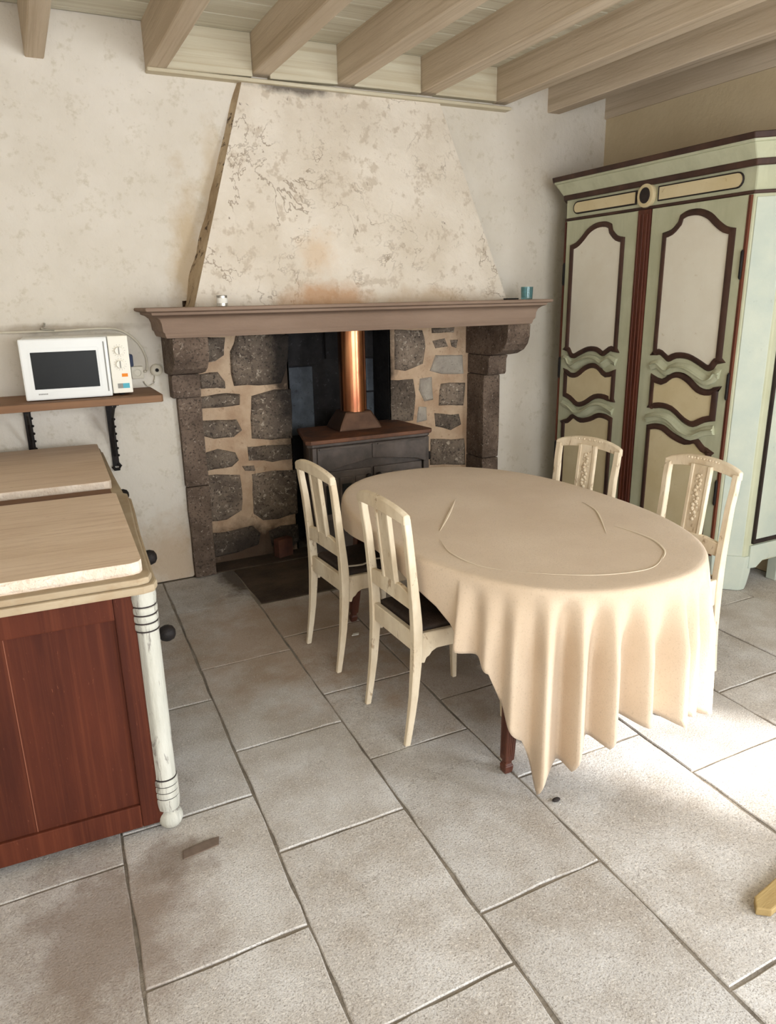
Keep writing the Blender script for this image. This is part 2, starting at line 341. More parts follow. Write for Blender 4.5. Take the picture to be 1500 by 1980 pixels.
wb.box(HX0, HX1, 4.70, 4.95, 0, 1.6)
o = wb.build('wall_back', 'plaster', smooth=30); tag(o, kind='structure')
o = MB().box(XL-.2, XL, YF, 4.95, 0, ZC).build('wall_left', 'plaster'); tag(o, kind='structure')
wr = MB()      # unseen garden door opening added for daylight, y -1.45..-.35
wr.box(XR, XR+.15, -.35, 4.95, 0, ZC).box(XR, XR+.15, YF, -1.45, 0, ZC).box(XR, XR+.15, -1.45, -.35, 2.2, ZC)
o = wr.build('wall_right', 'plaster_shade'); tag(o, kind='structure')
wf = MB()      # unseen front window opening added for daylight, x -.5..2.3
wf.box(XL-.2, -.5, YF-.3, YF, 0, ZC).box(2.3, XR+.15, YF-.3, YF, 0, ZC).box(-.5, 2.3, YF-.3, YF, 0, .45).box(-.5, 2.3, YF-.3, YF, 2.45, ZC)
o = wf.build('wall_front', 'plaster'); tag(o, kind='structure')
wn = MB().box(-.5, 2.3, YF-.2, YF-.14, .45, .51).box(-.5, 2.3, YF-.2, YF-.14, 2.39, 2.45)
for x in (-.5, .41, 1.33, 2.24): wn.box(x, x+.06, YF-.2, YF-.14, .51, 2.39)
o = wn.build('added_window_1', 'green'); tag(o, kind='structure')  # unseen window frame, added for daylight from behind the camera
o = MB().box(XR+.1, XR+.14, -1.45, -1.41, 0, 2.2).box(XR+.1, XR+.14, -.39, -.35, 0, 2.2).box(XR+.1, XR+.14, -1.41, -.39, 2.16, 2.2).build('added_door_1', 'green'); tag(o, kind='structure')  # unseen garden door frame, added so daylight enters from the right
# ---- ceiling: boards, joists, header along the hood
ce = MB().box(XL-.1, XR+.2, YF-.2, 4.95, ZC+.025, ZC+.12).build('ceiling', 'board'); tag(ce, kind='structure')
y = YF; bi = None
while y < W:
    y1 = min(y+.19, W)
    MB().box(XL, XR, y+.002, y1-.002, ZC-.002*random.random(), ZC+.03).build('ceiling_board', 'board', ce, bevel=.003, seg=1)
    y += .19
for (x0, x1, zb) in ((-.95, -.85, 2.71), (-.36, -.26, 2.71), (.222, .306, 2.71), (.768, .862, 2.712), (1.305, 1.40, 2.735), (1.79, 1.89, 2.735), (2.315, 2.415, 2.74), (2.845, 2.945, 2.735), (3.275, 3.375, 2.72), (3.752, 3.80, 2.72)):
    n = 22; rings = []
    for i in range(n+1):
        yy = YF+(W+.03-YF)*i/n; d = .004*noise.noise((x0*5, yy*1.5, 2)); e = .004*noise.noise((x0*5, yy*1.3, 9))
        rings.append([(x0+d, yy, zb+e), (x1+d, yy, zb+e), (x1+d, yy, ZC+.01), (x0+d, yy, ZC+.01)])
    MB().loft(rings).build('ceiling_beam', 'beam', ce, bevel=.005, seg=1)
for (x0, x1, za, zb) in ((.862, 1.305, 2.712, 2.722), (1.40, 1.79, 2.722, 2.732), (1.89, 2.315, 2.733, 2.736), (2.415, 2.845, 2.736, 2.738)):
    MB().loft([[(x0, W-.05, za), (x0, W+.02, za), (x0, W+.02, ZC), (x0, W-.05, ZC)], [(x1, W-.05, zb), (x1, W+.02, zb), (x1, W+.02, ZC), (x1, W-.05, ZC)]]).build('header_board', 'header', ce, bevel=.003, seg=1)
MB().box(.765, 2.95, W-.062, W+.02, 2.695, 2.713).build('header_ledge', 'header', ce, bevel=.004, seg=1)

# ================================================================== FIREPLACE
fp = empty('fireplace', (1.84, W, 0), label='large old fireplace with granite jambs, wooden mantel shelf and tapering plaster hood', cat='fireplace')
def fpart(mb, name, m, parent=None, **kw):
    off = (1.84, W, 0); mb.v = [(a-off[0], b-off[1], c-off[2]) for a, b, c in mb.v]
    return mb.build(name, m, parent or fp, **kw)
# hood, an uneven plastered shell
hb0, hb1, ht0, ht1 = (.864, 1.566), (2.867, 1.566), (1.249, 2.70), (2.451, 2.70)
yb, yt = W-.18, W-.03
nx, nz = 44, 34; vs = []
for j in range(nz+1):
    t = j/nz
    for i in range(nx+1):
        s = i/nx; xa = hb0[0]+(ht0[0]-hb0[0])*t; xb = hb1[0]+(ht1[0]-hb1[0])*t
        x = xa+(xb-xa)*s; z = hb0[1]+(ht0[1]-hb0[1])*t; yy = yb+(yt-yb)*t
        a = .5*noise.noise((x*2.2, z*2.2, .5))+.35*noise.noise((x*6, z*6, 4))+.2*noise.noise((x*14, z*14, 8))
        e = min(1, 6*s, 6*(1-s))
        vs.append((x, yy-.011*a*e, z))
fs = [(j*(nx+1)+i, j*(nx+1)+i+1, (j+1)*(nx+1)+i+1, (j+1)*(nx+1)+i) for j in range(nz) for i in range(nx)]
fpart(MB().add(vs, fs), 'hood', 'hood', smooth=60)
for xa, xb, nm in ((hb0[0], ht0[0], 'hood_side'), (hb1[0], ht1[0], 'hood_side')):
    mb = MB(); n = 40; r = []
    for j in range(n+1):
        t = j/n; x = xa+(xb-xa)*t; z = 1.566+(2.70-1.566)*t; yy = yb+(yt-yb)*t; sg = 1 if xa < 1.5 else -1
        r.append([(x, yy, z), (x-sg*(.012+.012*noise.noise((z*9, 1, 1))), (yy+W)/2, z), (x-sg*(.022+.02*noise.noise((z*6, 4, 1))), W+.004, z)])
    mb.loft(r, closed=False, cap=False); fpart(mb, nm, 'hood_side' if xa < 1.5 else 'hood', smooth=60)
# mantel: moulded shelf returned at both ends
prof = [(0, 1.418), (.006, 1.43), (.008, 1.442), (.018, 1.452), (.022, 1.49), (.030, 1.51), (.048, 1.525), (.070, 1.533), (.074, 1.545), (.092, 1.549), (.100, 1.553), (.102, 1.562), (.098, 1.568)]
mb = MB(); mb.loft([[(.682-p, 3.885-p*.8, z), (2.958+p, 3.885-p*.8, z), (2.958+p, W-.002, z), (.682-p, W-.002, z)] for p, z in prof])
fpart(mb, 'mantel', 'mantel', smooth=35)
# jambs and corbels
def blk(x0, x1, y0, y1, z0, z1, name, bev=.01, parent=None, m='jamb'):
    mb = MB(); n = max(2, int((z1-z0)/.12)); r = []
    for i in range(n+1):
        z = z0+(z1-z0)*i/n; k = lambda a, b: .006*noise.noise((a*7, b*7, z*6))
        r.append([(x0+k(1, x0), y0+k(2, x0), z), (x1+k(3, x0), y0+k(4, x0), z), (x1+k(5, x0), y1, z), (x0+k(6, x0), y1, z)])
    mb.loft(r); return fpart(mb, name, m, parent, bevel=bev)
jl = blk(.758, .887, W-.04, 4.40, 0, .56, 'jamb'); blk(.755, .889, W-.04, 4.40, .564, 1.078, 'jamb_block', parent=jl)
jr = blk(2.792, 2.930, W-.04, 4.40, 0, .50, 'jamb'); blk(2.794, 2.928, W-.04, 4.40, .504, 1.078, 'jamb_block', parent=jr)
for xa, xb in ((.718, .884), (2.792, 2.948)):
    # lower corbel stone, then the rounded upper one
    low = [(4.40, 1.082), (W-.075, 1.082), (W-.085, 1.10), (W-.088, 1.185), (W-.105, 1.212), (4.40, 1.212)]
    up = [(4.40, 1.216), (W-.12, 1.216), (W-.20, 1.228), (W-.265, 1.255), (W-.305, 1.295), (W-.322, 1.34), (W-.325, 1.418), (4.40, 1.418)]
    c = fpart(MB().prism(low, YZc, xa+.006, xb-.004), 'corbel', 'jamb', bevel=.008)
    fpart(MB().prism(up, YZc, xa-.012, xb+.006), 'corbel_stone', 'jamb', c, bevel=.008)
# masonry back with stones set in lime mortar
YS = 4.38
nl, nr = 1.484, 2.183
ms = MB()
for x0, x1 in ((.86, nl), (nr, 2.815)):
    ms.box(x0, x1, YS, 4.70, -.03, 1.60)
mas = fpart(ms, 'masonry_back', 'mortar')
Z4 = lambda x, y: (270+x/3.3, 560+y/3.3)
Z5 = lambda x, y: (550+x/2.727, 560+y/2.727)
ST = [(Z4, 'stone', s) for s in (
 [(395, 305), (545, 305), (540, 420), (480, 460), (400, 470)],
 [(620, 290), (780, 285), (950, 290), (940, 500), (905, 600), (760, 612), (610, 610), (588, 540), (585, 400)],
 [(390, 540), (500, 530), (545, 590), (550, 630), (385, 630)],
 [(370, 690), (560, 660), (640, 670), (640, 735), (500, 755), (370, 760)],
 [(380, 840), (620, 830), (650, 900), (600, 940), (480, 950), (380, 930)],
 [(720, 680), (860, 640), (965, 640), (975, 800), (975, 950), (840, 955), (720, 950), (712, 820)],
 [(410, 1050), (500, 1020), (610, 1040), (635, 1090), (590, 1130), (420, 1160)],
 [(690, 1010), (800, 1000), (970, 990), (980, 1080), (850, 1095), (700, 1090)],
 [(660, 1130), (730, 1128), (740, 1155), (680, 1158)],
 [(430, 1190), (540, 1180), (640, 1185), (660, 1300), (650, 1410), (560, 1470), (450, 1480)],
 [(720, 1180), (850, 1160), (1000, 1150), (1010, 1300), (1010, 1430), (890, 1465), (790, 1470), (730, 1430), (725, 1300)],
 [(470, 1560), (600, 1540), (720, 1510), (775, 1560), (760, 1630), (620, 1680), (480, 1710)],
 [(830, 1540), (900, 1510), (1010, 1500), (1020, 1600), (960, 1660), (850, 1640)])]
ST += [(Z5, 'stone', s) for s in (
 [(585, 215), (730, 215), (745, 300), (730, 390), (640, 430), (585, 420)],
 [(780, 205), (900, 200), (895, 225), (780, 230)],
 [(785, 270), (850, 260), (865, 300), (800, 310)],
 [(875, 265), (918, 265), (910, 305), (884, 300)],
 [(565, 480), (680, 475), (695, 560), (680, 690), (565, 700)],
 [(830, 495), (955, 490), (945, 610), (815, 610)],
 [(795, 655), (920, 660), (935, 710), (880, 740), (800, 720)],
 [(775, 790), (950, 790), (955, 920), (770, 925)],
 [(580, 760), (740, 755), (745, 900), (585, 910)],
 [(590, 960), (730, 955), (735, 1080), (600, 1085)],
 [(770, 960), (940, 955), (940, 1110), (775, 1120)])]
ST += [(Z5, 'stone_pale', s) for s in (
 [(800, 345), (940, 345), (945, 445), (830, 445), (770, 430)],
 [(720, 470), (780, 460), (785, 580), (740, 590), (715, 530)],
 [(710, 620), (750, 620), (755, 690), (700, 700)])]
for i, (Z, m, pts) in enumerate(ST):
    q = []
    for p in pts:
        h = PY(*Z(*p), YS-.012); q.append((h.x, max(.005, h.z)))
    # roughen the outline
    r = []
    for a in range(len(q)):
        A, B = Vector(q[a]), Vector(q[(a+1) % len(q)]); k = max(1, int((B-A).length/.05))
        for j in range(k):
            p = A.lerp(B, j/k); r.append((p.x+.007*noise.noise((p.x*22, p.y*22, i)), p.y+.007*noise.noise((p.x*22, p.y*22, i+9))))
    r = offset_loop(r, -.006)
    in1, in2 = offset_loop(r, .006), offset_loop(r, .018)
    dz = .010+.014*random.random()
    mb = MB(); r0 = [(x, YS+.02, z) for x, z in r]; r1 = [(x, YS-dz*.45, z) for x, z in in1]
    r2 = [(x, YS-dz+.012*noise.noise((x*16, z*16, i)), z) for x, z in in2]
    mb.loft([r0, r1, r2]); fpart(mb, 'stone', m, mas, smooth=50)
# sooty niche behind the stove with slate plates
nb = MB(); nb.box(nl, nr, 4.62, 4.70, -.03, 1.60)
for x in (nl-.004, nr+.004): nb.box(x-.006, x+.006, YS, 4.63, -.03, 1.6)
ni = fpart(nb, 'niche', 'soot')
for x0, x1, z0, z1 in ((1.50, 1.72, .72, 1.17), (1.985, 2.165, .98, 1.20), (1.985, 2.165, .72, .972), (1.50, 1.80, 1.18, 1.52), (1.82, 2.165, 1.21, 1.52)):
    fpart(MB().box(x0, x1, 4.590, 4.625, z0, z1), 'back_plate', 'slate' if z1 < 1.3 else 'soot', ni, bevel=.006)

# ================================================================== WOOD STOVE
st = empty('wood_stove', (1.845, 4.18, 0), label='dark cast-iron wood stove with rusty top standing in the fireplace', cat='stove')
sx = .405
pl = [(-sx+.09, .235), (-sx-.02, -.215), (-sx+.005, -.245), (sx-.005, -.245), (sx+.02, -.215), (sx-.02, .235)]
MB().prism(pl, XYc, .775, .80).build('top_plate', 'rust', st, bevel=.006)
MB().prism([(a*.97, b*.95) for a, b in pl], XYc, .755, .776).build('top_moulding', 'cast', st, bevel=.006)
MB().prism([(a*.93, b*.86) for a, b in pl], XYc, .10, .757).build('body', 'cast', st, bevel=.006)
yv = -.222
val = [(-.365, .755), (-.365, .60), (-.30, .61), (-.12, .645), (0, .662), (.12, .650), (.30, .625), (.365, .60), (.365, .755)]
v_ = MB().prism(val, XZc, yv-.028, yv+.02).build('valance', 'cast', st, bevel=.004)
MB().box(-.012, .012, yv-.036, yv-.024, .665, .752).build('valance_strip', 'cast', v_, bevel=.003)
for s in (-1, 1):
    MB().box(s*.19-.165, s*.19+.165, yv-.036, yv-.026, .742, .752).build('valance_rail', 'cast', v_, bevel=.002)
    MB().box(s*.372-.02, s*.372+.02, yv-.016, yv+.03, .10, .755).build('corner_post', 'cast', st, bevel=.006)
    d_ = MB().box(s*.178-.168, s*.178+.168, yv-.004, yv+.012, .20, .60).build('stove_door', 'cast', st, bevel=.004)
    for k in range(3):
        cx = s*.178+(k-1)*.105
        MB().box(cx-.045, cx+.045, yv-.011, yv-.003, .30, .56).build('door_panel', 'cast', d_, bevel=.004)
        MB().box(cx-.030, cx+.030, yv-.014, yv-.010, .34, .52).build('door_window', 'glassdark', d_)
    MB().ball((s*.035, yv-.024, .55), .018, sc=(1, .8, 1)).build('latch_knob', 'iron', d_, smooth=True)
    MB().lathe([(.010, 0), (.012, .01), (.010, .05)], (s*.405, yv+.01, .60), 10).build('hinge', 'iron', st)
    for yy in (-.18, .17):
        MB().lathe([(.02, 0), (.024, .02), (.018, .05), (.03, .11)], (s*(.34 if yy < 0 else .29), yy, 0), 10).build('leg', 'cast', st, smooth=True)
fx, fy = PY(681, 720, 4.25).x-1.845, 4.25-4.18
MB().loft([[(fx+.150, fy-.115, .80), (fx+.150, fy+.115, .80), (fx-.150, fy+.115, .80), (fx-.150, fy-.115, .80)][::-1],
           [(fx+.135, fy-.105, .835), (fx+.135, fy+.105, .835), (fx-.135, fy+.105, .835), (fx-.135, fy-.105, .835)][::-1],
           [(fx+.088, fy-.08, .915), (fx+.088, fy+.08, .915), (fx-.088, fy+.08, .915), (fx-.088, fy-.08, .915)][::-1]]).build('flue_collar', 'coppersheet', st, bevel=.012)
MB().lathe([(.086, .91), (.086, 1.6)], (fx, fy, 0), 40).build('flue_pipe', 'copper', st, smooth=True)['label'] = 'shiny copper flue pipe'

# ================================================================== WARDROBE
WX, WY = 3.28, 3.29
wa = empty('wardrobe', (WX, WY, 0), -PI/2, label='tall sage-green painted armoire with curved cream panels and brown mouldings against right wall', cat='wardrobe')
def WL(u, v, x=WX-.012): p = PX(u, v, x); return (WY-p.y, p.z)
Z6 = lambda x, y: (1040+x/3.3, 220+y/3.3)
Z7 = lambda x, y: (1040+x/3.3, 640+y/3.3)
hw, dep = .69, .475
plan = [(-hw, 0), (hw, 0), (hw+.11, .11), (hw+.11, dep), (-hw-.11, dep), (-hw-.11, .11)]
def wprism(z0, z1, grow=0, y0=0):
    pl = [(-hw-grow*.4, -grow), (hw+grow*.4, -grow), (hw+.11+grow, .11-grow*.4), (hw+.11+grow, dep), (-hw-.11-grow, dep), (-hw-.11-grow, .11-grow*.4)]
    return [(x, y, z0) for x, y in pl], [(x, y, z1) for x, y in pl]
mb = MB(); a, b = wprism(.15, 2.24); mb.loft([a, b]); mb.build('carcass', 'green', wa, bevel=.004, seg=1)
# canted corner posts and feet
for s in (-1, 1):
    n = Vector((s*1, -1)).normalized(); c0 = Vector((s*hw, 0)); c1 = Vector((s*(hw+.11), .11))
    q = [c0+n*.004+(c1-c0)*.08, c0+n*.004+(c1-c0)*.92, c1-(c1-c0)*.08-n*.02, c0+(c1-c0)*.08-n*.02]
    MB().prism([tuple(x) for x in q], XYc, .20, 2.03).build('corner_post', 'bluegreen', wa, bevel=.004)
    foot = [c0+Vector((-s*.05, -.004)), c0+Vector((0, -.008)), c1+Vector((s*.008, 0)), c1+Vector((s*.008, .06)), c0+Vector((-s*.05, .06))]
    r = []
    for z, k in ((0, .78), (.03, .86), (.10, .95), (.17, 1.0), (.20, 1.0)):
        cen = (c0+c1)/2+Vector((0, .02)); r.append([(*(cen+(p-cen)*k), z) for p in foot])
    MB().loft(r).build('foot', 'bluegreen', wa, bevel=.004)
    MB().box(s*(hw+.075)-.03, s*(hw+.075)+.03, dep-.07, dep-.005, 0, .16).build('foot', 'bluegreen', wa, bevel=.004)
# scalloped aprons
ap = [(-.63, .186), (-.63, .15), (-.56, .12), (-.42, .12), (-.34, .155), (-.2, .165), (-.1, .145), (0, .125), (.1, .145), (.2, .165), (.34, .155), (.42, .12), (.56, .12), (.63, .15), (.63, .186)]
MB().prism(ap, XZc, -.010, .012).build('apron', 'green', wa, bevel=.003)
for s in (-1, 1):
    sp = [(.14, .26), (.14, .13), (.20, .125), (.25, .16), (.31, .165), (.37, .16), (.42, .125), (.47, .13), (.47, .26)]
    mb = MB(); mb.prism(sp, YZc, s*(hw+.098), s*(hw+.122)); mb.build('side_apron', 'bluegreen', wa, bevel=.003)
    X1 = s*(hw+.112)
    mb = MB(); mb.box(min(X1, X1+s*.010), max(X1, X1+s*.010), .155, .455, .29, 2.02); sp_ = mb.build('side_panel', 'bluegreen', wa, bevel=.005)
    mb = MB(); xx = sorted((X1, X1+s*.014))
    for (ya, yb2, za, zb) in ((.150, .166, .27, 2.03), (.446, .462, .27, 2.03), (.166, .446, .27, .295), (.166, .446, 2.005, 2.03)): mb.box(*xx, ya, yb2, za, zb)
    mb.build('panel_line', 'dark', sp_)
# cornice: brown lip, green cove, brown bead
def ring(z0, z1, g0, g1, name, m):
    a, _ = wprism(z0, z0, g0); b, _ = wprism(z1, z1, g1); mb = MB(); mb.loft([a, b]); mb.build(name, m, wa, bevel=.003, seg=1)
ring(2.168, 2.197, .022, .024, 'cornice_bead', 'brown')
ring(2.197, 2.262, .026, .075, 'cornice_cove', 'green')
ring(2.262, 2.278, .082, .085, 'cornice_fillet', 'green')
ring(2.274, 2.302, .092, .098, 'cornice_lip', 'brown')
ring(2.044, 2.060, .008, .010, 'frieze_line', 'brown')
# frieze panels and medallion
for s in (-1, 1):
    c = []; R = .034; zc = 2.117
    x0, x1 = .085, .585
    pts = [(x0, zc-R)]+[(x1+R*math.sin(PI*k/8)*1.0, zc-R*math.cos(PI*k/8)) for k in range(9)]+[(x0, zc+R)]
    pts = [(s*x, z) for x, z in pts]
    f_ = MB().prism(pts, XZc, -.007, .01).build('frieze_panel', 'ochre', wa)
    ribbon(pts, .009, .011, 0).build('panel_line', 'dark', f_)
md = MB().prism([(.062*math.cos(2*PI*k/28), 2.117+.064*math.sin(2*PI*k/28)) for k in range(28)], XZc, -.024, .01).build('medallion', 'ochre', wa, bevel=.008)
MB().prism([(.037*math.cos(2*PI*k/28), 2.117+.042*math.sin(2*PI*k/28)) for k in range(28)], XZc, -.029, -.02).build('medallion_boss', 'dark', md, bevel=.003)
# centre stile
cs = MB().box(-.047, .047, -.020, .01, .19, 2.044).build('centre_stile', 'redbrown', wa, bevel=.006)
for x in (-.028, 0, .028): MB().box(x-.004, x+.004, -.025, -.019, .21, 2.02).build('stile_reed', 'redbrown', cs, bevel=.002, seg=1)
# doors, traced on the near one and mirrored for the other
def trace(Z, pts): return [WL(*Z(*p)) for p in pts]
arch = smooth_line(trace(Z6, [(785, 762), (845, 738), (890, 690)]), 3)+smooth_line(trace(Z6, [(905, 645), (960, 614), (1040, 605), (1115, 630), (1170, 680), (1222, 716), (1283, 727)]), 3)
bot1 = smooth_line(trace(Z6, [(1163, 1600), (1138, 1597), (1110, 1632), (1070, 1640), (1020, 1607), (950, 1567), (880, 1560), (828, 1582), (798, 1560), (768, 1537), (726, 1552)]), 3)
top2 = smooth_line(trace(Z6, [(712, 1655), (780, 1690), (840, 1652), (900, 1647), (960, 1682), (1020, 1742), (1080, 1757), (1142, 1725)]), 3)
bot2 = smooth_line(trace(Z7, [(1112, 572), (1050, 582), (980, 612), (920, 582), (850, 512), (780, 492), (716, 506)]), 3)
top3 = smooth_line(trace(Z7, [(708, 600), (760, 592), (820, 604), (880, 652), (960, 692), (1030, 684), (1082, 742), (1130, 760)]), 3)
xi = sum(p[0] for p in (arch[0], bot1[-1], top2[0], bot2[-1], top3[0]))/5
xo = sum(p[0] for p in (arch[-1], bot1[0], top2[-1], bot2[0], top3[-1]))/5
def fitx(line):       # square the traced line to the panel's two sides
    a, b = min(p[0] for p in line), max(p[0] for p in line)
    return [(xi+(x-a)/(b-a)*(xo-xi), z) for x, z in line]
def lvl(line): return line
arch, bot1, top2, bot2, top3 = [fitx(l) for l in (arch, bot1, top2, bot2, top3)]
bot3 = [(xo, .245), (xi, .245)]
loops = [(arch+bot1, 'cream'), (top2+bot2, 'ochre'), (top3+bot3, 'ochre')]
def wave(bot, top):
    g = sum(min(top, key=lambda t: abs(t[0]-b[0]))[1]-b[1] for b in bot)/len(bot)
    return [(x, z+g/2) for x, z in bot[::-1]]
wave1, wave2 = wave(bot1, top2), wave(bot2, top3)
for s in (1, -1):
    d_ = MB().box(min(s*.053, s*.668), max(s*.053, s*.668), -.012, .01, .19, 2.042).build('door', 'green', wa, bevel=.003)
    d_['label'] = 'door with three curved panels'
    for lp, m in loops:
        q = [(s*x, z) for x, z in lp]
        pn = MB().prism(offset_loop(q, .010), XZc, -.0165, -.008).build('door_panel', m, d_)
        ribbon(offset_loop(q, .016), .034, .016, -.012).build('panel_moulding', 'brown', d_, smooth=50)
    for wv in (wave1, wave2):
        ribbon([(s*x, z) for x, z in wv], .052, .020, -.012, closed=False).build('wavy_rail', 'green', d_, smooth=50)
        ribbon([(s*x, z+.004) for x, z in wv], .013, .029, -.012, closed=False).build('wavy_bead', 'green', d_, smooth=50)
    MB().box(min(s*.672, s*.684), max(s*.672, s*.684), -.016, .0, .19, 2.04).build('hinge_strip', 'redbrown', wa)
    for z in (.55, 1.12, 1.72):
        MB().lathe([(.004, -.07), (.008, -.06), (.008, .06), (.004, .07)], (s*.672, -.018, z), 10).build('hinge', 'iron', wa, smooth=True)

# ================================================================== SIDEBOARD (left) with travertine slabs
sb = empty('sideboard', (.25, 2.035, 0), math.radians(-2), label='sideboard with red-brown end panel, distressed white corner column and ball foot', cat='sideboard')
# local: x<=0 towards the back, y from 0 (end panel) away, front face at x = 0
L_, D_ = 2.06, .62
MB().box(-D_, -.045, .03, L_, .075, .80).build('carcass', 'panelwood', sb)
ep = MB().box(-D_, -.052, .012, .03, .10, .80).build('end_panel', 'panelwood', sb)
MB().box(-.115, -.05, 0, .03, .035, .808).build('end_stile', 'panelwood', sb, bevel=.004)
MB().box(-D_, -D_+.07, 0, .03, .035, .808).build('end_stile', 'panelwood', sb, bevel=.004)
MB().box(-D_+.07, -.115, 0, .03, .735, .808).build('end_rail', 'panelwood', sb, bevel=.004)
MB().box(-D_+.07, -.115, 0, .03, .035, .115).build('end_rail', 'panelwood', sb, bevel=.004)
MB().box(-.402, -.400, .0105, .0125, .115, .735).build('panel_crack', 'crackwood', ep)
def column(y):
    prof = [(.034, .075), (.036, .09)]
    for z in (.10, .122, .144, .166): prof += [(.037, z), (.0375, z+.008), (.037, z+.016), (.034, z+.019)]
    prof += [(.033, .20), (.034, .45), (.034, .68)]
    for z in (.69, .715, .74): prof += [(.034, z), (.037, z+.004), (.0375, z+.012), (.037, z+.020), (.034, z+.0225)]
    prof += [(.036, .77), (.038, .79), (.036, .81)]
    c = MB().lathe(prof, (-.032, y, 0), 24).build('corner_column', 'distress', sb, smooth=40)
    for z in (.0985, .1205, .1425, .1645, .187, .6885, .7135, .7385, .765):
        MB().lathe([(.0354, z-.0022), (.0360, z), (.0354, z+.0022)], (-.032, y, 0), 24).build('groove', 'dark', c)
    MB().ball((-.030, y-.002, .0375), .0385, 20, 12, sc=(1, 1, .98)).build('ball_foot', 'distress', sb, smooth=True)
column(.018); column(L_-.03)
for y in (.06, L_-.06): MB().ball((-D_+.04, y, .0375), .0385, 16, 10, sc=(1, 1, .98)).build('ball_foot', 'distress', sb, smooth=True)
# front (towards the room): drawers over doors, dark round knobs
def knob(par, y, z):
    k_ = MB().lathe([(.009, 0), (.008, .030), (.012, .036), (.022, .044), (.0275, .058), (.0275, .068), (.022, .082), (.010, .089), (.001, .090)], (0, 0, 0), 20).build('knob', 'iron', par, smooth=True)
    k_.location = (-.018, y, z); k_.rotation_euler = (0, PI/2, 0)
for ya, yb2 in ((.07, 1.0), (1.05, L_-.08)):
    dr = MB().box(-.045, -.018, ya+.006, yb2-.006, .645, .785).build('drawer', 'distress', sb, bevel=.005)
    knob(dr, (ya+yb2)/2+.03, .715)
    for k in range(2):
        y0 = ya+(yb2-ya)*k/2+.006; y1 = ya+(yb2-ya)*(k+1)/2-.006
        do = MB().box(-.045, -.020, y0, y1, .10, .635).build('door', 'distress', sb, bevel=.005)
        MB().box(-.022, -.013, y0+.07, y1-.07, .17, .50).build('door_panel', 'distress', do, bevel=.006)
        knob(do, y0+.165 if k == 0 else y1-.165, .557)
# wooden top with swelling front edge
tp = [(-D_-.02, -.015), (-.03, -.025), (.0, -.015), (.012, .02), (.010, .06), (.020, .50), (.034, .80), (.040, 1.0), (.022, 1.03), (.010, 1.5), (.004, L_+.02), (-D_-.02, L_+.02)]
MB().prism(tp, XYc, .808, .832).build('top_moulding', 'topwood', sb, bevel=.006)
MB().prism([(x*1.0-.012 if x > -.3 else x, y+(.010 if y < .03 else 0)) for x, y in tp], XYc, .832, .853).build('top_board', 'topwood', sb, bevel=.006)
MB().box(-D_, -.03, .875, 1.09, .853, .861).build('middle_strip', 'midwood', sb, bevel=.003)
def trav(y0, y1, label):
    r = .03; x0, x1 = -D_, -.022
    pl = [(x0, y0), (x1-r, y0), (x1-r*.3, y0+r*.3), (x1, y0+r), (x1, y1-.012), (x1-.012, y1), (x0, y1)]
    t_ = empty('travertine_slab', (0, 0, 0), label=label, cat='stone slab', group='travertine slabs on the sideboard')
    t_.location = sb.matrix_basis @ Vector((0, 0, .853)); t_.rotation_euler = sb.rotation_euler
    n = 3; ed = []
    def dens(p):
        o_ = []
        for a in range(len(p)):
            A, B = Vector(p[a]), Vector(p[(a+1) % len(p)]); k = max(1, int((B-A).length/.03))
            o_ += [tuple(A.lerp(B, j/k)) for j in range(k)]
        return o_
    pd = dens(pl); rr = []
    for z, g in ((0, .004), (.010, 0), (.028, 0), (.0365, .003)):
        rr.append([(x, y+g+.003*noise.noise((x*30, y*9, z*90)) if y < y0+.05 else y, z) for x, y in pd])
    MB().loft(rr, cap=False).build('edge', 'travedge', t_)
    MB().prism([(x, y+.003 if y < y0+.05 else y) for x, y in pd], XYc, .001, .0372).build('slab', 'trav', t_)
    return t_
sb.rotation_euler = (0, 0, math.radians(-2)); bpy.context.view_layer.update()
trav(.02, .885, 'beige travertine slab on the sideboard directly above its red-brown end panel')
trav(1.095, L_-.05, 'beige travertine slab on the sideboard under the microwave shelf')

# ================================================================== SHELF + MICROWAVE
sh = empty('wall_shelf', (0, W, 1.148), label='brown wooden wall shelf on black iron brackets under the microwave', cat='shelf')
MB().prism([(-.75, 0), (-.75, -.40), (.612, -.40), (.622, -.385), (.622, 0)], XYc, -.036, 0).build('board', 'shelf', sh, bevel=.003)
def bracket(x):
    mb = MB(); mb.box(x-.017, x+.017, -.012, -.001, -.42, -.038).box(x-.017, x+.017, -.34, -.012, -.046, -.037)
    mb.tube([(x, -.02, -.36), (x, -.05, -.24), (x, -.13, -.13), (x, -.24, -.07), (x, -.32, -.048)], .008)
    b_ = mb.build('bracket', 'iron', sh)
    m2 = MB()
    for k in range(8): m2.ball((x+.018, -.012, -.08-.04*k), .007, 8, 6)
    m2.tube([(x-.018, -.014, -.42), (x-.010, -.022, -.435), (x+.012, -.022, -.435), (x+.022, -.014, -.42), (x+.010, -.012, -.405)], .009)
    m2.build('scroll', 'iron', b_)
bracket(.394); bracket(-.008); bracket(-.5)
mi = empty('microwave', (.0, 3.915, 1.148), math.radians(-3), label='white microwave oven with dark window and two dials on wall shelf', cat='microwave')
MB().box(.012, .482, .02, .27, .012, .294).build('case', 'white', mi, bevel=.006)
for x in (.05, .44):
    for y in (.05, .23): MB().lathe([(.012, 0), (.014, .012)], (x, y, 0), 10).build('foot', 'iron', mi)
md_ = MB().box(.0, .392, -.022, .02, .004, .292).build('door', 'white', mi, bevel=.008)
MB().box(.046, .338, -.025, -.02, .056, .230).build('window', 'glassdark', md_, bevel=.002)
fr = MB()
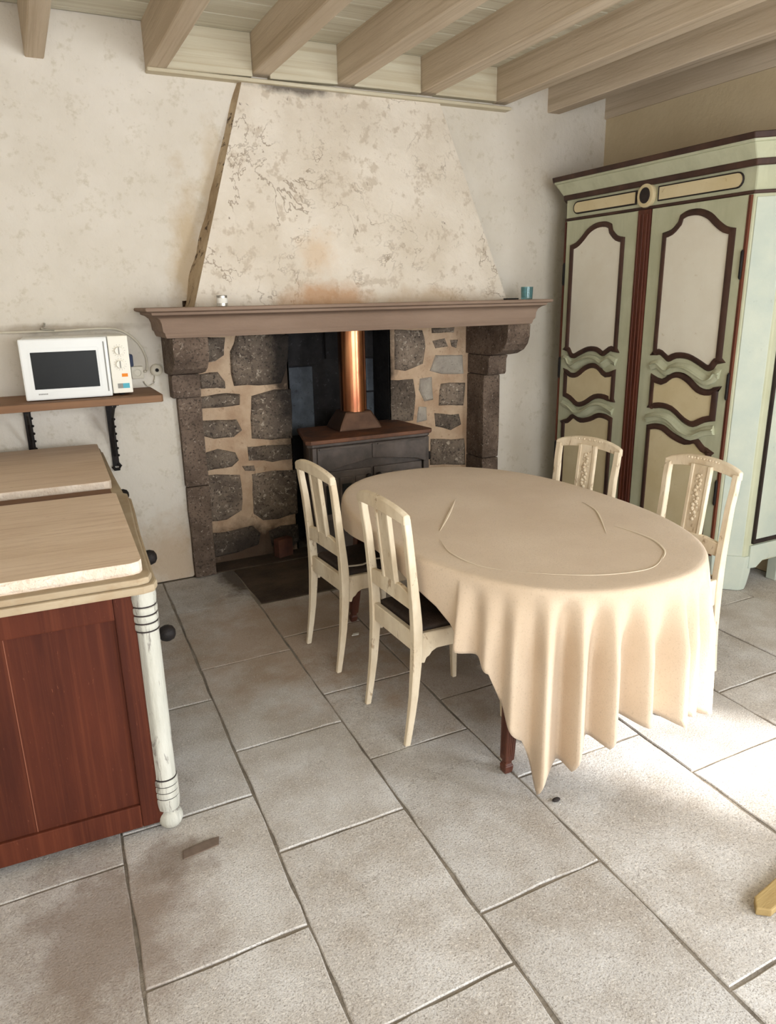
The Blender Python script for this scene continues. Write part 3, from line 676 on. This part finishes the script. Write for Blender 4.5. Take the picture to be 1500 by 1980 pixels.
for b_ in ((.034, .040, .045, .243), (.346, .352, .045, .243), (.040, .346, .243, .248), (.040, .346, .040, .045)): fr.box(b_[0], b_[1], -.0235, -.0215, b_[2], b_[3])
fr.build('door_frame_ridge', 'white', md_)
lg = MB()
for k in range(6): lg.box(.058+.007*k, .0632+.007*k, -.0228, -.0215, .030, .036)
lg.build('maker_mark', 'grey', md_)
MB().box(.372, .378, -.0235, -.0215, .03, .27).build('door_groove', 'grey', md_)
cp = MB().box(.396, .490, -.012, .02, .014, .294).build('control_panel', 'whiteplastic', mi, bevel=.005)
for z in (.222, .156):
    k_ = MB().loft([[(.443+r*math.cos(2*PI*j/24), y, z+r*math.sin(2*PI*j/24)) for j in range(24)] for r, y in ((.024, -.011), (.024, -.014), (.019, -.016), (.018, -.026))]).build('dial', 'whiteplastic', cp, smooth=40)
    MB().box(.441, .445, -.030, -.016, z-.017, z+.017).build('dial_pointer', 'grey', k_)
    g_ = MB()
    for j in range(14):
        a = 2*PI*j/14; g_.box(.443+.0285*math.cos(a)-.0012, .443+.0285*math.cos(a)+.0012, -.0135, -.0118, z+.0285*math.sin(a)-.0012, z+.0285*math.sin(a)+.0012)
    g_.build('dial_scale', 'grey', cp)
MB().box(.445, .473, -.0138, -.0115, .094, .110).build('orange_mark', 'orange', cp)
MB().box(.445, .476, -.0138, -.0115, .038, .062).build('blue_mark', 'blue', cp)
MB().box(.42, .445, -.0135, -.0115, .038, .062).build('pale_mark', 'grey', cp)
# wall fittings
def disc(c, prof, m, name, n=24, par=None):
    mb = MB().loft([[(c[0]+r*math.cos(2*PI*j/n), c[1]-y, c[2]+r*math.sin(2*PI*j/n)) for j in range(n)] for r, y in prof]); return mb.build(name, m, par, smooth=40)
sk = empty('wall_socket', (.561, W, 1.23), label='small ivory square socket on wall right of the microwave', cat='socket')
MB().box(-.032, .032, -.024, -.001, -.032, .034).build('housing', 'socket', sk, bevel=.006)
disc((0, -.0235, 0), [(.024, 0), (.024, .004), (.018, .005), (.016, .002)], 'socket', 'face', par=sk)
sw = empty('round_switch', (.664, W, 1.238), label='round wall switch with dark centre beside the fireplace mantel', cat='switch')
disc((0, 0, 0), [(.033, .001), (.033, .012), (.026, .020), (.022, .021)], 'socket', 'base', par=sw)
disc((0, -.020, 0), [(.010, 0), (.009, .010), (.004, .012)], 'iron', 'toggle', par=sw)
pg = empty('power_plug', (.525, W-.03, 1.30), label='dark blue plug hanging beside the microwave', cat='plug')
MB().box(-.018, .018, -.015, .027, -.035, .03).build('plug_body', 'navy', pg, bevel=.008)
MB().tube([(0, 0, .03), (-.01, .0, .055), (-.03, .0, .09)], .005).build('strain_relief', 'navy', pg)
cb = MB().tube(smooth_line([(-.4, W-.012, 1.462), (-.1, W-.012, 1.464), (.2, W-.012, 1.464), (.42, W-.012, 1.468), (.51, W-.012, 1.45), (.58, W-.012, 1.39), (.615, W-.012, 1.31), (.612, W-.012, 1.24), (.596, W-.012, 1.235)], 4), .006).build('power_cable', 'socket', smooth=True)
tag(cb, 'thin ivory cable running along the wall behind the microwave', 'cable')
cb = MB().tube(smooth_line([(.592, W-.01, 1.18), (.61, W-.01, 1.155), (.64, W-.01, 1.165), (.655, W-.01, 1.21)], 4), .004).build('switch_cable', 'socket', smooth=True)
tag(cb, 'short ivory cable looping from the round switch to the socket', 'cable')
hk = empty('wall_hook', (.132, W, 1.478), label='small metal hook on the wall above the microwave', cat='hook')
MB().tube([(0, -.001, .01), (0, -.03, .012), (.004, -.04, .028)], .005).build('shank', 'tin', hk)
MB().tube([(-.014, -.014, .0), (0, -.02, -.006), (.03, -.02, -.006), (.045, -.016, -.010)], .006).build('bow', 'tin', hk)
# on the mantel
tn = empty('tin_can', (PY(430, 590, 3.90).x, 3.90, 1.5685), label='small silvery tin can standing on the mantel', cat='tin can')
MB().lathe([(.027, 0), (.028, .002), (.0275, .006), (.0275, .05), (.0285, .054), (.0270, .056), (.0255, .054), (.0255, .008), (.001, .007)], n=24).build('can', 'tin', tn, smooth=30)
MB().lathe([(.0279, .016), (.0279, .042)], n=24).build('label_band', 'paper', tn)
tu = empty('glass_tumbler', (PY(1018, 580, 3.93).x, 3.93, 1.5685), label='blue-green glass tumbler at the wardrobe end of the mantel', cat='glass')
MB().lathe([(.034, 0), (.036, .003), (.0385, .076), (.0355, .076), (.033, .012), (.001, .010)], n=28).build('tumbler_wall', 'tumbler', tu, smooth=30)
o = MB().box(-.045, .045, -.02, .02, 0, .009).build('flat_case', 'iron', bevel=.003); o.location = (PY(986, 580, 3.93).x, 3.92, 1.5685); tag(o, 'small flat dark case lying on the mantel beside the tumbler', 'case')

# ================================================================== TABLE + CLOTH
TCX, TCY, TA, TB, TN, TROT, TZ = 1.718, 2.427, .572, .893, 2.35, math.radians(-1.2), .722
def tell(t, e=0):
    c, s = math.cos(t), math.sin(t)
    return (math.copysign(abs(c)**(2/TN), c)*(TA+e), math.copysign(abs(s)**(2/TN), s)*(TB+e))
tb = empty('dining_table', (TCX, TCY, 0), TROT, label='oval dining table with tapered mahogany legs under the linen cloth', cat='table')
ring_ = [tell(2*PI*k/72, -.006) for k in range(72)]
MB().prism(ring_, XYc, .690, .716).build('tabletop', 'tleg', tb, bevel=.004)
MB().prism([tell(2*PI*k/72, -.10) for k in range(72)], XYc, .60, .691).build('apron', 'tleg', tb)
for sx_ in (-1, 1):
    for sy_ in (-1, 1):
        def lc(z): return (sx_*(.388-.05*z/.69), (.735-.075*z/.69 if sy_ > 0 else -.655+.03*z/.69))      # slightly splayed
        r = []
        for z, h in ((0, .014), (.012, .017), (.03, .018), (.034, .013), (.045, .013), (.05, .0185), (.35, .0245), (.56, .029), (.69, .029)):
            r.append([(lc(z)[0]+a*h, lc(z)[1]+b*h, z) for a, b in ((-1, -1), (1, -1), (1, 1), (-1, 1))])
        lg_ = MB().loft(r).build('leg', 'tleg', tb, bevel=.0025, seg=1)
        fl_ = MB()
        for a in (-.007, 0, .007):
            fl_.loft([[(lc(z)[0]+a+q, lc(z)[1]-h-.0012, z) for q in (-.002, .002)]+[(lc(z)[0]+a+q, lc(z)[1]-h+.002, z) for q in (.002, -.002)] for z, h in ((.07, .0189), (.35, .0245))])
            fl_.loft([[(lc(z)[0]-h-.0012, lc(z)[1]+a+q, z) for q in (-.002, .002)]+[(lc(z)[0]-h+.002, lc(z)[1]+a+q, z) for q in (.002, -.002)] for z, h in ((.07, .0189), (.35, .0245))])
        fl_.build('fluting', 'tleg', lg_)
# cloth: hem height and fold depth round the oval (degrees: 0 = wardrobe side, 180 = sideboard side, 270 = door end)
HEM = [(-60, .17), (-50, .30), (-38, .495), (0, .52), (30, .51), (60, .47), (90, .50), (120, .50), (150, .60), (165, .625), (178, .655), (186, .65), (204, .565), (209, .52), (212, .455), (218, .43), (222, .405), (224.5, .31), (228, .25), (232, .19),
       (236.5, .020), (239.5, .10), (246, .115), (249, .205), (256, .20), (260, .275), (267, .25), (273, .235), (279, .19), (286, .205), (292, .17), (300, .17)]
FOLD = [(204, 0), (212, .8), (217, -.6), (221, .5), (225, -.3), (229, .9), (234, -.3), (238, 1.0), (243, -.9), (247.5, .9), (252, -.9), (257, .9), (262, -1), (267, .8), (272, -.9), (277, .9), (281, -.6), (285, .5), (289, -.8), (294, .9), (300, 0), (306, .7), (313, -.6), (320, .6), (328, -.4), (340, .3), (352, -.3), (365, .3), (380, -.3), (395, .4), (410, -.4), (425, .4), (440, -.3), (460, .3), (480, -.3), (500, .2), (520, -.1), (540, 0.05), (564, 0)]
def interp(T, a, smooth=False):
    for i in range(len(T)-1):
        if T[i][0] <= a <= T[i+1][0]:
            t = (a-T[i][0])/(T[i+1][0]-T[i][0]); t = t*t*(3-2*t) if smooth else t
            return T[i][1]+(T[i+1][1]-T[i][1])*t
    return T[-1][1]
NA = 540; NR = 22; rings = []
top_r = [0.0, .25, .5, .7, .85, .95, .985]
for q in top_r[1:]:
    rings.append([(tell(2*PI*k/NA)[0]*q, tell(2*PI*k/NA)[1]*q, TZ+.0012*noise.noise((tell(2*PI*k/NA)[0]*q*5, tell(2*PI*k/NA)[1]*q*5, 0))) for k in range(NA)])
for (e, dz) in ((.0, -.0015), (.006, -.006), (.010, -.014), (.012, -.026)):
    rings.append([(*tell(2*PI*k/NA, e), TZ+dz) for k in range(NA)])
for j in range(1, NR+1):
    r = []
    for k in range(NA):
        deg = 360*k/NA; h = interp(HEM, deg if deg <= 300 else deg-360)
        fd = interp(FOLD, deg if deg >= 204 else deg+360, True)
        t = j/NR; z = (TZ-.026)+(h-(TZ-.026))*t; dr = (TZ-.026-z)
        amp = .043*min(1, (dr/.22)**.8)*(1+.5*dr)
        e = .012+.05*dr*(.8 if 205 < deg < 300 else .35)+fd*amp*min(1, max(0, (TZ-.03-h)/.25)) + .003*noise.noise((deg*.15, z*5, 2))
        if 160 < deg < 212: e = .012-.02*min(.3, dr)     # pressed by the chair backs
        r.append((*tell(2*PI*k/NA, e), z))
    rings.append(r)
mb = MB(); mb.loft(rings, cap=False)
c0 = len(mb.v); mb.v.append((0, 0, TZ)); mb.f += [(k, (k+1) % NA, c0) for k in range(NA)]; mb.m += [0]*NA
tc_ = mb.build('tablecloth', 'cloth', smooth=180); tc_.location = (TCX, TCY, 0); tc_.rotation_euler = (0, 0, TROT)
tag(tc_, 'natural linen tablecloth draped over the oval table with folds to the floor', 'tablecloth')
sol = tc_.modifiers.new('thick', 'SOLIDIFY'); sol.thickness = .002; sol.offset = -1
# pressed-in creases that stand up from the top
def crease(px, r=.0035):
    pts = [F(u, v, TZ+.0015) for u, v in px]; inv = Matrix.Rotation(-TROT, 3, 'Z')
    q = smooth_line([tuple(inv @ (p-Vector((TCX, TCY, 0)))) for p in pts], 4); n = len(q)
    mb = MB().tube(q, [r*max(.15, math.sin(PI*(i+.5)/n)) for i in range(n)], 6)
    mb.v = [(x, y, TZ+.0008+(z-TZ)*.5) for x, y, z in mb.v]; mb.build('crease', 'crease', tc_, smooth=True)
crease([(880, 966), (872, 985), (862, 1005), (850, 1027)], .006)
crease([(1125, 970), (1150, 985), (1162, 1005), (1172, 1032)], .004)
crease([(1186, 1016), (1230, 1030), (1265, 1045), (1285, 1065), (1280, 1082)], .005)
crease([(1285, 1065), (1270, 1092), (1230, 1105), (1150, 1112), (1060, 1110), (980, 1104)], .003)
crease([(850, 1042), (870, 1068), (920, 1092), (980, 1104)], .003)

# ================================================================== CHAIRS
def make_chair():
    c = empty('dining_chair')
    def lev(z):   # sideways profile of the rear post
        return interp([(0, -.005), (.10, .012), (.22, .028), (.36, .038), (.46, .040), (.58, .032), (.75, .015), (.93, -.008)], z, False)
    for s in (-1, 1):
        r = []
        for z in (0, .05, .12, .2, .28, .36, .43, .48, .55, .65, .75, .82, .885):
            hx = interp([(0, .011), (.36, .018), (.46, .019), (.60, .0155), (.9, .013)], z); hy = interp([(0, .010), (.40, .017), (.5, .016), (.9, .014)], z)
            yy = s*(.166+.004*(z > .8)); r.append([(lev(z)+a*hx, yy+b*hy, z) for a, b in ((-1, -1), (1, -1), (1, 1), (-1, 1))])
        MB().loft(r).build('rear_leg', 'chair', c, bevel=.003, seg=1)
        r = []
        for z, h, dx in ((0, .010, .006), (.1, .012, .004), (.30, .016, 0), (.345, .019, 0), (.445, .020, 0)):
            r.append([(.415+dx+a*h, s*.183+b*h, z) for a, b in ((-1, -1), (1, -1), (1, 1), (-1, 1))])
        MB().loft(r).build('front_leg', 'chair', c, bevel=.003, seg=1)
        pr = [(.052, .445), (.052, .330), (.068, .325), (.075, .345), (.088, .352), (.098, .365), (.118, .375), (.34, .375), (.36, .365), (.372, .352), (.385, .345), (.396, .33), (.404, .445)]
        mb = MB(); mb.loft([[(x, s*(.166+.017*(x-.05)/.36)-s*.010, z) for x, z in pr], [(x, s*(.166+.017*(x-.05)/.36)+s*.010, z) for x, z in pr]]); mb.build('side_rail', 'chair', c, bevel=.003, seg=1)
    fr_ = [(-.165, .445), (-.165, .345), (-.14, .352), (-.12, .375), (.12, .375), (.14, .352), (.165, .345), (.165, .445)]
    MB().prism(fr_, YZc, .405, .425).build('front_rail', 'chair', c, bevel=.003, seg=1)
    MB().box(.028, .050, -.152, .152, .372, .447).build('back_seat_rail', 'chair', c, bevel=.003, seg=1)
    # dark sprung seat
    nx, ny = 10, 10; rr = []
    pl = [(.058, -.150), (.400, -.166), (.412, -.156), (.412, .156), (.400, .166), (.058, .150)]
    MB().loft([[(x, y, .437) for x, y in pl], [(x, y, .452) for x, y in pl], [(.24+(x-.24)*.93, y*.93, .462) for x, y in pl], [(.24+(x-.24)*.6, y*.6, .468) for x, y in pl]]).build('seat', 'seat', c, smooth=60)
    # back: lower rail, splat, crest
    MB().prism([(-.153, .535), (.153, .535), (.153, .592), (.08, .604), (-.08, .604), (-.153, .592)], YZc, .020, .040).build('lower_rail', 'chair', c, bevel=.003, seg=1)
    def blade(y0, y1, z0, z1, t, name, par):
        a, b = lev(z0)-.004, lev(z1)-.002
        return MB().loft([[(a-t/2, y0, z0), (a+t/2, y0, z0), (a+t/2, y1, z0), (a-t/2, y1, z0)], [(b-t/2, y0, z1), (b+t/2, y0, z1), (b+t/2, y1, z1), (b-t/2, y1, z1)]]).build(name, 'chair', par, bevel=.002, seg=1)
    sp = blade(-.036, .036, .598, .893, .010, 'splat', c)
    blade(-.050, -.034, .598, .893, .020, 'splat_edge', sp); blade(.034, .050, .598, .893, .020, 'splat_edge', sp)
    g = MB()
    for k in range(13):
        z = .66+k*.0155; a = .010*math.sin(k*1.35)
        g.ball((lev(z)+.003, a, z), .0085, 8, 6, sc=(.7, 1, 1)); g.ball((lev(z)+.002, -a*1.5, z+.007), .005, 8, 6, sc=(.8, 1, 1))
    g.build('splat_carving', 'chair', sp, smooth=True)
    n = 16; r = []
    for k in range(n+1):
        y = -.186+.372*k/n; u = y/.186; zt = .898+.034*(1-u*u)**.8 if abs(u) < 1 else .898; zb = .862+.018*(1-u*u)
        xx = lev(.9)-.018*(1-u*u)
        r.append([(xx-.012, y, zb), (xx+.012, y, zb), (xx+.013, y, zt-.006), (xx+.004, y, zt), (xx-.013, y, zt-.004)])
    cr = MB().loft(r).build('crest_rail', 'chair', c, bevel=.0025, seg=1)
    g = MB()
    for k in range(11):
        y = -.075+.015*k; u = y/.186; xx = lev(.9)-.018*(1-u*u)
        g.ball((xx+.012, y, .905+.012*(1-u*u)), .0075 if k % 2 else .0055, 8, 6, sc=(.7, 1, .8))
    g.build('crest_carving', 'chair', cr, smooth=True)
    return c
ch0 = make_chair()
for i, (x, y, rz, lab) in enumerate((
    (1.084, 2.245, 1, 'cream painted dining chair facing the wardrobe, the one farther from the stove'),
    (1.068, 2.875, 3, 'cream painted dining chair facing the wardrobe, the one beside the stove'),
    (2.405, 2.68, 180+12, 'cream dining chair with its back to the wardrobe, the one nearer the fireplace'),
    (2.515, 2.10, 180+2, 'cream dining chair with its back to the wardrobe, the one farther from the fireplace'))):
    o = ch0 if i == 0 else copy_tree(ch0)
    o.location = (x, y, 0); o.rotation_euler = (0, 0, math.radians(rz))
    tag(o, lab, 'chair', 'cream dining chairs around the table')
    if i == 1:
        MB().tube(smooth_line([(.06, -.12, .474), (.14, -.15, .478), (.22, -.12, .480), (.30, -.15, .478)], 3), .004).build('loose_cord', 'cord', o, smooth=True)

# ================================================================== SMALL THINGS
o = MB().box(-.055, .055, -.03, .03, 0, .12).build('brick', 'brick', bevel=.006)
p = F(549, 1074); o.location = (p.x, p.y, 0); o.rotation_euler = (0, 0, .3); tag(o, 'single red brick standing on end on the dark hearth', 'brick')
o = MB().prism([(-.06, -.018), (.05, -.022), (.065, .012), (.02, .02), (-.05, .016)], XYc, 0, .004).build('floor_mark', 'scrap', bevel=.003)  # thin sheet for a chipped mark, its dark shade put into the colour
p = F(388, 1640); o.location = (p.x, p.y, .0); o.rotation_euler = (0, 0, .15); tag(o, 'flat grey-brown mark for a shaded chip in the floor beside the ball foot', 'scrap')
o = MB().ball((0, 0, .006), .010, 10, 7, sc=(1.6, .9, .6)).build('pebble', 'pebble', smooth=True)
p = F(1075, 1549); o.location = (p.x, p.y, 0); tag(o, 'tiny dark pebble on the flagstones by the hanging cloth corner', 'pebble')
o = MB().prism([(-.02, -.008), (.015, -.012), (.024, .004), (-.004, .010)], XYc, 0, .004).build('paper_scrap', 'paper')
p = F(686, 1227); o.location = (p.x, p.y, 0); tag(o, 'white paper scrap on the floor under the stove-side chair', 'paper scrap')
wd = MB().prism([(-.118, -.002), (-.092, -.030), (.32, -.035), (.32, .030), (-.085, .022)], XYc, 0, .024).build('wooden_plank', 'straw', bevel=.004)
wd.location = (1.66, .985, 0); wd.rotation_euler = (0, 0, math.radians(8)); tag(wd, 'pointed end of a yellowish wooden plank lying on the flagstones', 'plank')
